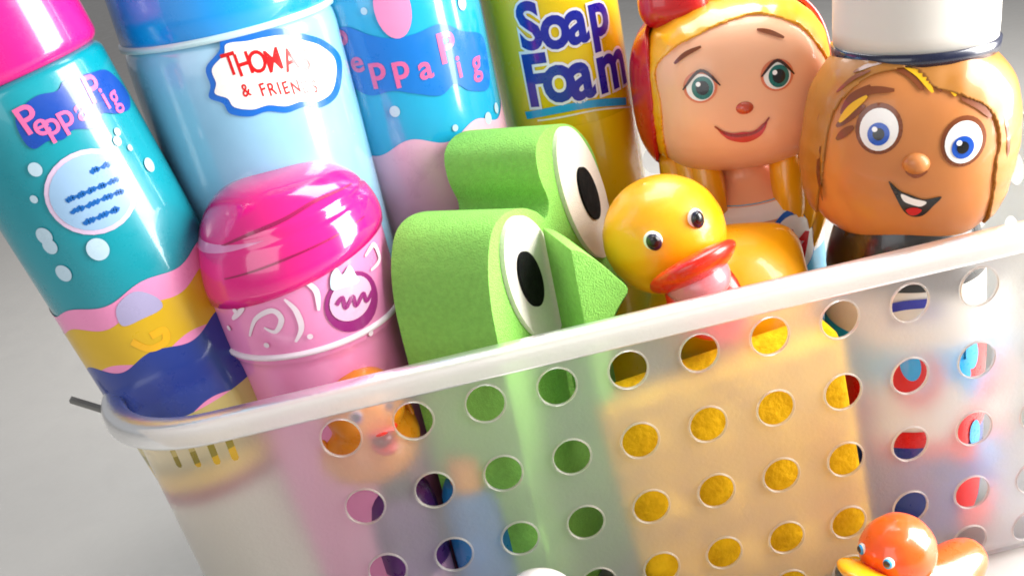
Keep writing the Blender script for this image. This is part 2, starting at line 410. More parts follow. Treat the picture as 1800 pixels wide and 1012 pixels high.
band(b, 'label_band', z-5.5, z+.9, 'lightpink', t, .012, 1.75, .1)
band(b, 'label_band', z-1.0, z+.3, 'yellowband', t, .022, 1.75, .12, 1)
band(b, 'label_band', z-3.0, z-1.0, 'navyband', t, .024, 1.75, .14, 2)
band(b, 'label_band', z-4.1, z-3.0, 'cream', t, .026); band(b, 'label_band', z-4.5, z-4.1, 'olive', t, .028); band(b, 'label_band', z-5.1, z-4.5, 'yellowband', t, .03); band(b, 'label_band', z-5.6, z-5.1, 'crimson', t, .032); band(b, 'label_band', .5, z-5.6, 'bone', t, .034, 3.14)
b.decal('label_swirl', [(205, 540), (235, 512), (272, 520), (285, 540), (250, 560), (215, 572)], 'lavender', t, .04)
b.stroke('label_swirl', [(232, 600), (262, 612), (290, 600), (288, 580), (265, 590)], .2, 'amber', t, .045)

# 2 - pale blue bottle, sky blue cap
P = un(448, 200, 7.3); base = Vector((P.x, 7.3, FLOOR)); Mx = upright(base); b = Can(Mx, 3.13, 30)
t = thing('bubble_bath_bottle', 'large pale blue bottle with red lettering on a white cloud label and bright blue cap', 'bottle', Mx)
zc = b.hit(330, 78)[1]
obj('body', lathe([(2.8, 0), (3.05, .2), (3.11, .6)]+[(3.11, .6+(zc-1.2)*i/10) for i in range(1, 11)]+[(3.07, zc-.3), (2.95, zc-.02), (2.7, zc)]), 'pale blue bottle', t)
obj('cap', lathe([(3.0, zc+.0), (3.09, zc+.1)]+[(3.09, zc+.1+.55*i) for i in range(1, 8)]+[(3.0, zc+4.4), (2.2, zc+4.8)]), 'blue cap', t)
obj('neck_ring', lathe([(2.9, zc-.14), (3.15, zc-.1), (3.15, zc+.06), (2.9, zc+.1)]), 'palecyan', t)
cl = [(362, 120), (385, 90), (390, 68), (430, 62), (460, 55), (500, 50), (535, 60), (570, 72), (598, 100), (600, 140), (590, 172), (562, 190), (535, 188), (505, 198), (470, 196), (440, 205), (405, 200), (392, 182), (368, 172), (370, 150)]
b.decal('logo_cloud', cl, 'outlineblue', t, .02)
cx, cy = 482, 127
b.decal('logo_cloud', [(cx+(x-cx)*.91, cy+(y-cy)*.84) for x, y in cl], 'white', t, .035)
tx = [('T', 403, 112), ('H', 426, 112), ('O', 450, 108), ('M', 478, 105), ('A', 507, 104), ('S', 533, 104)]
b.letters('logo_lettering', [(c_, x+2, y, .86, 3) for c_, x, y in tx], 'ink_red', t, .05, .016, .72)
tx = [('&', 432, 158), ('F', 462, 157), ('R', 478, 156), ('I', 490, 155), ('E', 502, 154), ('N', 519, 153), ('D', 537, 152), ('S', 552, 152)]
b.letters('logo_lettering', [(c_, x, y, .5, 3) for c_, x, y in tx], 'ink_red', t, .05, .015, .72)

# 3 - cyan can
P = un(728, 200, 10.2); base = Vector((P.x, 10.2, FLOOR)); Mx = upright(base); b = Can(Mx, 2.95, 30)
t = thing('foam_soap_can', 'cyan can with pink letters on a wavy blue band, beside the yellow can', 'can', Mx)
obj('body', lathe(rounded(2.93, 0, 20.5, .3)), 'cyan can', t); obj('cap', lathe(rounded(2.7, 20.5, 24.5, .4)), 'pink cap', t)
b.decal('logo_cloud', [(585, 60), (610, 48), (650, 62), (690, 68), (730, 60), (775, 42), (812, 55), (850, 68), (868, 100), (860, 150), (828, 160), (800, 148), (775, 168), (730, 165), (690, 160), (650, 168), (612, 145), (588, 110)], 'cloudsky', t, .02)
b.letters('logo_lettering', [('P', 602, 76, 1.15, 8), ('e', 628, 112, .95, 2), ('p', 665, 130, 1.1, 0), ('p', 706, 128, 1.1, 0), ('a', 748, 122, 1.05, 0), ('P', 786, 82, 1.3, 0), ('i', 806, 116, 1., 0), ('g', 838, 120, 1.1, -4)], 'pink', t, .05, .02)
BUB(b, t, [(694, 196, .16), (858, 208, .18), (872, 190, .16), (812, 6, .2), (640, 20, .1), (800, 225, .1)])
z = b.hit(720, 245)[1]; band(b, 'label_band', z-14, z-.2, 'palepink', t, .012, 1.5, .18, 2)
b.ell('label_spot', (690, 15), .55, .9, 'lightpink', t, .03); 

# 4 - yellow can
P = un(1001, 200, 12.2); base = Vector((P.x, 12.2, FLOOR)); Mx = upright(base); b = Can(Mx, 2.35, 30)
t = thing('foam_soap_can', 'yellow can with big dark blue lettering and a thin cyan line', 'can', Mx)
obj('body', lathe(rounded(2.33, 0, 21, .3)), 'yellow can', t); obj('cap', lathe(rounded(2.2, 21, 24, .4)), 'blue cap', t)
W1 = [('S', 930, 45), ('o', 975, 45), ('a', 1014, 36), ('p', 1055, 42)]
W2 = [('F', 945, 140), ('o', 982, 135), ('a', 1022, 130), ('m', 1078, 120)]
for k_, W in enumerate((W1, W2)):
    q = [(c_, x, y+(8 if c_ in 'oa' else 0), 2.15 if k_ == 0 else 2.45, 0) for c_, x, y in W]
    b.letters('halo_lettering', q, 'halo', t, .03, .07, .82); b.letters('product_lettering', q, 'letterblue', t, .05, .03, .82)
b.stroke('label_line', [(925, 203), (985, 192), (1045, 182), (1100, 178)], .26, 'cyanline', t, .03)
b.stroke('label_line', [(945, 212), (1045, 194), (1108, 188)], .06, 'white', t, .032)
band(b, 'label_panel', b.hit(1010, 222)[1]-13, b.hit(1010, 222)[1], 'canyellow', t, .012, 1.2)

# ------------------------------------------------------------------ doll-shaped bottles
def eye(h, c, a, b_, irisc, ir, pup, par, look=(0, 0), lid=None):
    e = h.ell('eye', c, a, b_, 'white', par, .035, 0, .12)
    if lid: h.ell('eyelid', (c[0], c[1]-1), a*1.22, b_*1.2, lid, par, .02, 0, .15)
    u, v = h.hit(*c); i = h.ell('iris', (u+look[0], v+look[1]), ir, ir*1.08, irisc, e, .05, 0, .12, px=False)
    h.ell('pupil', (u+look[0], v+look[1]), pup, pup*1.1, 'black', i, .062, 0, .12, px=False)
    h.ell('glint', (u+look[0]-.12, v+look[1]+.13), .075, .075, 'gleam', i, .075, 0, .12, px=False)
def hairmesh(h, k, opening, bottom=None, wave=.06, off=(0, .05, 0), dens=1.0, freq=16):
    def keep(x, y, z): return not (y < .3 and inpoly(x, z, opening)) and (bottom is None or z > bottom)
    V, Fc = h.mesh(k, 300, 220, keep, off)
    W = []
    for p in V:
        a = math.atan2(p[0], p[2]+1.0); q = 1+wave*.35*(math.sin(a*freq+p[1]*1.2)+.6*math.sin(a*freq*2.3+1+p[1]))/3
        W.append((p[0]*q, p[1]*q, p[2]*q))
    return W, Fc
def strands(h, name, lines, w, m, par, off=.04):
    for L in lines: h.stroke(name, L, (w*.3, w), m, par, off)
# girl
P = un(1292, 150, 9.0); Mh = Matrix.Translation(P) @ Matrix.Rotation(facecam(P, 4), 4, 'Z') @ Matrix.Rotation(R(-6), 4, 'X') @ Matrix.Rotation(R(2), 4, 'Y')
base = Vector((P.x, P.y+.2, FLOOR)); Mb = Matrix.Translation(base) @ Matrix.Rotation(facecam(base, 4), 4, 'Z')
t = thing('doll_bottle', 'doll-shaped bottle with a smiling girl head, yellow hair and red headscarf', 'bottle', Mb, 'doll-shaped bottles')
T = Mb.inverted() @ Mh
def sub(o): o.matrix_local = Matrix.Translation(T.translation*S) @ T.to_3x3().to_4x4(); return o
h = Head(Mh, 3.0, 2.5, 2.75, 2.9, 2.1)
hd = sub(obj('head', h.mesh(1, 128, 96), 'girl skin', t))
op = h.outline([(1160, 190), (1150, 120), (1185, 82), (1215, 66), (1262, 42), (1330, 22), (1400, 40), (1440, 80), (1462, 130), (1470, 200), (1462, 260), (1435, 300), (1300, 330), (1190, 310), (1165, 250)], 6)
op = [p for p in op]
obj('hair', hairmesh(h, 1.035, op, None, .04), 'yellow hair', hd, mods=[('SOLIDIFY', dict(thickness=.0012, offset=1))])
obj('headscarf', hairmesh(h, 1.115, [(-2.93, -4), (4.5, -4), (4.5, 4.5), (-1.6, 4.5), (-2.75, 2.2)], None, .02, (-.1, .5, 0), freq=5), 'red plastic', hd, mods=[('SOLIDIFY', dict(thickness=.0015, offset=1))])
# knot of the scarf on top
hk = Head(Mh, 1.15, .8, .95, 2.6, 2.2); u, v = -1.75, 3.05
kn = obj('scarf_knot', hk.mesh(1, 48, 32, None, (u, -.2, v)), 'red plastic', hd)
eye(h, (1231, 154), .43, .42, 'iris', .33, .2, hd, (.06, -.02), 'cheek'); eye(h, (1366, 133), .42, .41, 'iris', .32, .2, hd, (.05, -.02), 'cheek')
h.stroke('eyebrow', [(1185, 112), (1205, 95), (1232, 82)], (.06, .14), 'brown', hd, .04); h.stroke('eyebrow', [(1330, 52), (1352, 56), (1378, 66)], (.06, .14), 'brown', hd, .04)
for e_ in ((1200, 158, 1231, 124, 1266, 150), (1338, 135, 1366, 106, 1396, 130)): h.stroke('lash_line', [e_[:2], e_[2:4], e_[4:]], (.04, .1), 'darkbrown', hd, .07)
u, v = h.hit(1309, 190); nz = Head(Mh, .3, .24, .22, 2., 2.); py = h.pos(u, v, 0)[1]
obj('nose', nz.mesh(1, 32, 20, None, (u, py+.1, v)), 'nosered', hd)
h.decal('mouth', [(1262, 228), (1285, 234), (1305, 232), (1325, 230), (1348, 212), (1340, 235), (1320, 248), (1300, 250), (1278, 244)], 'lipred', hd, .04, .15)
h.stroke('mouth_line', [(1256, 222), (1278, 236), (1305, 238), (1332, 230), (1352, 206)], (.05, .09), 'dark red', hd, .055)
# body of the girl bottle
z0 = (T.translation.z-2.45)
prof = [(2.5, 0), (2.75, .3), (2.8, 1.5), (2.7, 5), (2.5, 7), (2.45, z0-3.2), (2.3, z0-1.7), (1.5, z0-1.0), (.95, z0-.4), (.95, z0+.6)]
pr = spline(prof, 4, False); obj('body', lathe(pr), 'girl skin', t)
class Lathe(Can):
    def __init__(s, Mx, prof): s.M, s.p, s.r = Mx, prof, 2.5
    def rad(s, z):
        for (a, za), (b_, zb) in zip(s.p, s.p[1:]):
            if za <= z <= zb: return a+(b_-a)*(z-za)/max(1e-6, zb-za)
        return 0
    def inside(s, p): return math.hypot(p.x, p.y) < s.rad(p.z)
    def pos(s, u, v, off): a = u/s.r; q = s.rad(v)+off; return (q*math.sin(a), -q*math.cos(a), v)
b = Lathe(Mb, pr)
zt = b.hit(1330, 356)[1]
band(b, 'dress', .4, zt, 'sky', t, .03, 3.14*1.0, 0)
band(b, 'dress_stripe', zt-.5, zt-.05, 'white', t, .045, 1.4); band(b, 'dress_stripe', zt-1.2, zt-.8, 'navyband', t, .045, 1.4); band(b, 'dress_stripe', zt-2.1, zt-1.5, 'white', t, .045, 1.4)
b.ell('label_emblem', (1396, 425), 1.0, 1.1, 'outlineblue', t, .06, 0); b.ell('label_emblem', (1396, 428), .9, 1.0, 'white', t, .08)
b.letters('emblem_lettering', [('M', 1396, 430, 1.35, -24)], 'ink_red', t, .1, .05)
def lock(name, pts, rad, m, par, Mi):         # a tapering lock of hair as a tube
    L = spline(pts, 6, False); V, Fc = [], []; n = 12
    for i, p in enumerate(L):
        q = i/(len(L)-1); r_ = rad*(.35+.65*math.sin(math.pi*min(1, .25+q*.72)))
        for j in range(n):
            a = 2*math.pi*j/n; V.append(Vector(p)+Vector((r_*math.cos(a)*1.2, r_*math.sin(a), 0))*(1+.12*math.sin(j*2.1+i*.4)))
    Fc = [(i*n+j, i*n+(j+1) % n, (i+1)*n+(j+1) % n, (i+1)*n+j) for i in range(len(L)-1) for j in range(n)]+[tuple(range(n))[::-1], tuple((len(L)-1)*n+j for j in range(n))]
    return obj(name, (V, Fc), m, par)
tz = T.translation.z
for sx_, k_ in ((-1, 1), (1, 1)):
    for q in range(3):
        x0 = sx_*(2.35-q*.5); lock('hair_lock', [(x0, -.3-q*.3, tz-1.8), (x0*.95, -1.0-q*.25, tz-3.2), (x0*.9, -1.2-q*.2, tz-4.6), (x0*.72, -1.5, tz-5.8)], .42, 'yellow hair', t, None)
# boy
P = un(1594, 245, 4.6); leanB = Matrix.Rotation(R(11), 4, 'Y')
Mh = Matrix.Translation(P) @ Matrix.Rotation(facecam(P, 2), 4, 'Z') @ Matrix.Rotation(R(-4), 4, 'X') @ leanB
base = Vector((P.x-.7, P.y+.5, FLOOR)); dd = (P-base).normalized(); Mb = Matrix.Translation(base) @ Vector((0, 0, 1)).rotation_difference(dd).to_matrix().to_4x4() @ Matrix.Rotation(facecam(base, 2), 4, 'Z')
t = thing('doll_bottle', 'doll-shaped bottle with a grinning boy head wearing a tall white hat, at the right end', 'bottle', Mb, 'doll-shaped bottles')
T = Mb.inverted() @ Mh
h = Head(Mh, 3.0, 2.5, 3.15, 2.6, 2.1)
hd = sub(obj('head', h.mesh(1, 128, 96), 'boy skin', t))
op = h.outline([(1452, 240), (1462, 200), (1490, 160), (1530, 130), (1580, 118), (1610, 118), (1640, 150), (1668, 158), (1700, 170), (1740, 190), (1758, 240), (1750, 300), (1742, 360), (1710, 430), (1600, 470), (1490, 440), (1436, 380), (1444, 300)], 6)
obj('hair', hairmesh(h, 1.04, op, None, .035, freq=12), 'blond hair', hd, mods=[('SOLIDIFY', dict(thickness=.0012, offset=1))])
strands(h, 'hair_strand', [[(1478, 200), (1498, 172), (1530, 150)], [(1470, 222), (1492, 205), (1520, 185)], [(1560, 112), (1600, 128), (1622, 158)], [(1600, 112), (1630, 130), (1655, 160)], [(1640, 120), (1672, 140), (1700, 165)], [(1470, 245), (1485, 232), (1500, 222)]], .22, 'brown', hd, .05)
strands(h, 'hair_strand', [[(1432, 230), (1440, 190), (1470, 150)], [(1426, 300), (1424, 250), (1432, 215)], [(1446, 350), (1438, 300), (1442, 255)], [(1500, 125), (1530, 112), (1560, 106)], [(1470, 160), (1500, 135), (1530, 122)], [(1765, 200), (1772, 240), (1770, 290)]], .1, 'brown', hd, .16)
strands(h, 'hair_strand', [[(1585, 112), (1615, 128), (1640, 162)], [(1625, 112), (1655, 130), (1680, 168)], [(1475, 214), (1496, 190), (1524, 168)]], .2, 'amber', hd, .07)
eye(h, (1545, 228), .52, .6, 'irisblue', .3, .16, hd, (.0, -.12), 'brown'); eye(h, (1694, 250), .5, .6, 'irisblue', .3, .16, hd, (.0, -.14), 'brown')
h.stroke('eyebrow', [(1498, 190), (1525, 160), (1572, 158)], (.08, .2), 'brown', hd, .05); h.stroke('eyebrow', [(1690, 172), (1720, 185), (1742, 205)], (.08, .18), 'brown', hd, .05)
u, v = h.hit(1610, 288); nz = Head(Mh, .4, .36, .34, 2., 2.); py = h.pos(u, v, 0)[1]
obj('nose', nz.mesh(1, 32, 20, None, (u, py+.12, v)), 'boy skin', hd)
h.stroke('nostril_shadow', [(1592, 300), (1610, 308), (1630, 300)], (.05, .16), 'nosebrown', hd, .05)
mo = h.decal('mouth', [(1562, 318), (1582, 335), (1600, 342), (1625, 350), (1655, 345), (1640, 362), (1622, 378), (1603, 380), (1588, 370), (1574, 345)], 'black', hd, .04, .15)
h.decal('teeth', [(1584, 340), (1605, 348), (1628, 354), (1618, 362), (1600, 358), (1588, 352)], 'white', mo, .06, .15)
h.decal('tongue', [(1592, 368), (1606, 364), (1620, 368), (1612, 376), (1600, 377)], 'ink_red', mo, .06, .15)
# hat, turned back to level with its own flat base
hz = 2.95
Hm = Matrix.Rotation(R(-8), 4, 'Y')
ht = obj('hat', lathe([(2.3, 0), (2.32, .5), (2.3, 2.5), (2.28, 5.0), (2.1, 5.3), (1.4, 5.45)], 96, 1, .85), 'hat white', hd)
ht.location = (-.2*S, .2*S, hz*S); ht.rotation_euler = (R(4), R(-7), 0)
obj('hat_band', lathe([(2.15, -.36), (2.36, -.34), (2.39, .0), (2.2, .06)], 96, 1, .86), 'navy', ht)
z0 = (T.translation.z-2.4)
prof = [(2.3, 0), (2.5, .3), (2.55, 2), (2.5, 5), (2.4, z0-2), (2.3, z0-1), (1.9, z0+.2), (1.3, z0+1)]
pr = spline(prof, 4, False); obj('body', lathe(pr), 'black collar', t); b = Lathe(Mb, pr)
band(b, 'collar', z0-1.6, z0+.9, 'black', t, .03, 3.14)
band(b, 'label_panel', 4.0, 9.3, 'hat white', t, .02, 1.5)
band(b, 'jacket', .5, 3.6, 'navyband', t, .03, 3.14); band(b, 'label_band', 6.2, 7.4, 'cyanline', t, .04, 1.5); band(b, 'label_band', 3.6, 4.2, 'ink_red', t, .05, 1.6)
for q, (x, y) in enumerate([(1600, 655), (1690, 745), (1700, 870), (1490, 690), (1718, 640)]):
    uv = b.hit(x, y)
    if uv: b.ell('label_patch', uv, .75, .95, 'ink_red', t, .06+.002*q, -20, px=False)
b.stroke('label_line', [(1540, 545), (1590, 535), (1640, 530)], .3, 'letterblue', t, .07) if b.hit(1540, 545) and b.hit(1640, 530) else None
for q, (x, y) in enumerate([(1600, 640), (1705, 620), (1710, 760), (1690, 655)]):
    uv = b.hit(x, y)
    if uv: b.ell('label_patch', uv, .3, .55, 'cyanline', t, .09+.002*q, 10, px=False)

# ------------------------------------------------------------------ pink round-capped bottle
P = un(528, 480, 4.1); base = Vector((P.x, 4.1, FLOOR)); Mx = upright(base); b = Can(Mx, 2.62, 17)
t = thing('bubble_bath_bottle', 'pink bottle with a big glossy domed cap and a purple oval badge, front left', 'bottle', Mx)
zr = b.hit(530, 622)[1]; zc = b.hit(515, 488)[1]
prof = spline([(2.2, 0), (2.45, .2), (2.5, 2), (2.4, 6), (2.45, zr-1), (2.62, zr), (2.64, zc), (2.5, zc+.8), (2.2, zc+1.3)], 5, False)
pb = Lathe(Mx, prof); pb.r = 2.6
obj('body', lathe(prof), 'pink bottle', t)
ztop = un(500, 300, 3.9).z-FLOOR
dome = []
H_ = ztop-zc
for i in range(25):
    q = i/24; a = q*math.pi/2; r_ = 2.74*math.cos(a)**.62; z_ = zc+H_*math.sin(a)**1.15
    if abs(q-.36) < .025: r_ -= .1
    dome.append((max(r_, .02), z_))
dome = [(2.5, zc-.3), (2.72, zc-.28)]+dome
V, Fc = lathe(dome)
cr = math.cos(0); V = [(x, y, z+.17*x*max(0, (ztop-z)/H_)) for x, y, z in V]
obj('cap', (V, Fc), 'pink cap', t)
obj('collar_ring', lathe([(2.6, zr-.1), (2.7, zr-.06), (2.7, zr+.05), (2.6, zr+.1)]), 'silver', t)
class Dome(Lathe):
    def inside(s, p): return 0 < p.z < ztop+.6 and math.hypot(p.x, p.y) < s.rad(s.un_(p.x, p.z))
    def un_(s, x, z): k = .17*x/H_; return (z-k*ztop)/(1-k)
    def uv(s, p): return (s.r*math.atan2(p.x, -p.y), s.un_(p.x, p.z))
    def pos(s, u, v, off):
        a = u/s.r; q = s.rad(v)+off; x = q*math.sin(a); return (x, -q*math.cos(a), v+.17*x*max(0, (ztop-v)/H_))
db = Dome(Mx, [(max(r_, 0), z_) for r_, z_ in dome]); db.r = 2.7
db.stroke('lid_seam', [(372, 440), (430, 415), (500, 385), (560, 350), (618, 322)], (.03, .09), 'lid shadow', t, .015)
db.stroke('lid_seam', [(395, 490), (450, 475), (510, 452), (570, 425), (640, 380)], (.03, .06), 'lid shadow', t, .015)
pb.ell('badge', (622, 530), .86, .84, 'purple', t, .03, 15); pb.ell('badge', (618, 524), .68, .6, 'dotpink', t, .05, 15)
pb.decal('badge_crown', [(580, 485), (590, 470), (600, 482), (612, 466), (622, 480), (628, 495), (600, 505), (582, 508)], 'palecyan', t, .06, .2)
pb.stroke('badge_script', [(590, 535), (600, 522), (606, 540), (618, 520), (624, 536), (636, 515), (642, 528), (652, 510)], .12, 'purple', t, .07)
for k_, L in enumerate([[(440, 590), (450, 560), (478, 545), (495, 560), (485, 582), (465, 575)], [(365, 530), (400, 540), (430, 520), (470, 510)], [(500, 525), (520, 545), (530, 575), (520, 600)], [(380, 575), (410, 560), (430, 540)], [(400, 500), (430, 505), (450, 530)], [(530, 490), (555, 510), (560, 545)], [(640, 450), (655, 430), (665, 455), (650, 475)]]):
    pb.stroke('label_swirl', L, (.06, .16), 'silver', t, .03+.002*k_)
strs = [(392, 520), (415, 545), (500, 505), (545, 590), (470, 605), (560, 480), (650, 585), (405, 575)]
for k_, c_ in enumerate(strs): pb.ell('glitter_dot', c_, .08, .08, 'silver', t, .05+.001*k_)

# ------------------------------------------------------------------ green foam frog sponge
al = R(58); nrm = Vector((math.sin(al), -math.cos(al), 0)); hx = Vector((math.cos(al), math.sin(al), 0)); P0 = un(935, 490, 3.1)
Mx = Matrix((( -nrm.x, hx.x, 0, P0.x), (-nrm.y, hx.y, 0, P0.y), (0, 0, 1, FLOOR), (0, 0, 0, 1)))   # local x: into the block, y: along the face, z: up
Mx = Matrix(((hx.x, -nrm.x, 0, P0.x), (hx.y, -nrm.y, 0, P0.y), (0, 0, 1, FLOOR), (0, 0, 0, 1)))     # local x along face, y into the block
class Plane(Surf):
    def __init__(s, Mx): s.M = Mx
    def hit(s, px, py):
        Mi = s.M.inverted(); o = Mi @ CAM; d = Mi.to_3x3() @ ray(px, py); q = -o.y/d.y; p = o+d*q; return (p.x, p.z)
    def pos(s, u, v, off): return (u, -off, v)
pl = Plane(Mx)
t = thing('frog_bath_sponge', 'green foam sponge shaped as a frog with two bulging white eyes', 'sponge', Mx)
out = pl.outline([(884, 640), (873, 590), (863, 535), (858, 470), (864, 410), (884, 378), (915, 366), (942, 372), (960, 384), (964, 352), (948, 310), (942, 262), (957, 230), (985, 218), (1012, 226), (1040, 262), (1058, 320), (1068, 390), (1068, 440), (1080, 472), (1104, 507), (1092, 535), (1078, 565), (1070, 600)], 5, False)
out = out+[(out[-1][0], 1.3), (out[-1][0]-.3, .9), (out[0][0]+.3, .9), (out[0][0], 1.3)]
TH = 3.1
V2, F2 = tri2d([densify(out, .45)], .45)
def prism(V2, F2, loop_n, th):
    V = [(u, 0, v) for u, v in V2]+[(u, th, v) for u, v in V2]; n = len(V2)
    cnt = {}
    for f in F2:
        for i in range(len(f)):
            e = (f[i], f[(i+1) % len(f)]); cnt[e] = 1
    Fo = [tuple(f) for f in F2]+[tuple(i+n for i in f[::-1]) for f in F2]
    K = 6
    bd = [e for e in cnt if (e[1], e[0]) not in cnt]
    rings = [V2]
    for k in range(1, K):
        base_ = len(V); V += [(u, th*k/K, v) for u, v in V2]; rings.append(base_)
    ids = [0]+rings[1:]+[n]
    for a, b_ in zip(ids, ids[1:]):
        for e in bd: Fo.append((e[1]+a, e[0]+a, e[0]+b_, e[1]+b_))
    return V, Fo
fv, ff = prism(V2, F2, 0, TH)
o = obj('body', (fv, ff), 'green foam', t, mods=[])
bm = bmesh.new(); bm.from_mesh(o.data); 
bmesh.ops.delete(bm, geom=[v for v in bm.verts if not v.link_faces], context='VERTS'); bmesh.ops.recalc_face_normals(bm, faces=bm.faces)
ed = [e for e in bm.edges if len(e.link_faces) == 2 and e.calc_face_angle(0) > 1.2 and (abs(e.verts[0].co.y-e.verts[1].co.y) < 1e-5) and min(v.co.z for v in e.verts) > .02]
bmesh.ops.bevel(bm, geom=ed, offset=.0042, segments=5, profile=.5, affect='EDGES', clamp_overlap=True)
ux = [u*S for u, v in out]
for v in bm.verts: v.co.y = max(0, min(TH*S, v.co.y)); v.co.x = max(min(ux), min(max(ux), v.co.x))
for f in bm.faces: f.smooth = True
bm.to_mesh(o.data); bm.free()
# snout: a wedge of the same foam standing forward of the face
Mn = Matrix.Translation(un(1000, 500, 1.5)) @ Matrix.Rotation(R(12), 4, 'Z'); ps = Plane(Mn)
so = ps.outline([(1002, 438), (1022, 442), (1052, 460), (1080, 484), (1104, 508), (1092, 532), (1080, 556), (1074, 590), (1070, 640)], 4, False)
so = so+[(so[-1][0]-.2, so[-1][1]-3), (so[0][0], so[-1][1]-3)]
V2, F2 = tri2d([densify(so, .3)], .35); sv, sf = prism(V2, F2, 0, 2.2)
Ti = Mx.inverted() @ Mn
sn = obj('snout', (sv, sf), 'green foam', t)
md = sn.modifiers.new('bevel', 'BEVEL'); md.width = .0028; md.segments = 5; md.limit_method = 'ANGLE'; md.angle_limit = R(50)
sn.matrix_local = Matrix.Translation(Ti.translation*S) @ Ti.to_3x3().to_4x4()
def eyeblock(name, pts, m, th, off, par):
    q = pl.outline(pts, 6); V2, F2 = tri2d([q], .5); V, Fo = prism(V2, F2, 0, th); V = [(x, y-off-th, z) for x, y, z in V]
    e = obj(name, (V, Fo), m, par, smooth=False, mods=[('BEVEL', dict(width=.0006, segments=2, limit_method='ANGLE'))]); return e
def ov(c, a, b_, rot): return [(c[0]+a*math.cos(q)*math.cos(rot)-b_*math.sin(q)*math.sin(rot), c[1]+a*math.cos(q)*math.sin(rot)+b_*math.sin(q)*math.cos(rot)) for q in [2*math.pi*i/16 for i in range(16)]]
e1 = eyeblock('eye', ov((931, 488), 46, 112, R(-15)), 'white foam', .25, -.1, t); eyeblock('pupil', ov((922, 490), 19, 50, R(-15)), 'black foam', .1, .14, e1)
e2 = eyeblock('eye', ov((1020, 338), 36, 120, R(-17)), 'white foam', .25, -.1, t); eyeblock('pupil', ov((1025, 340), 14, 48, R(-17)), 'black foam', .1, .14, e2)
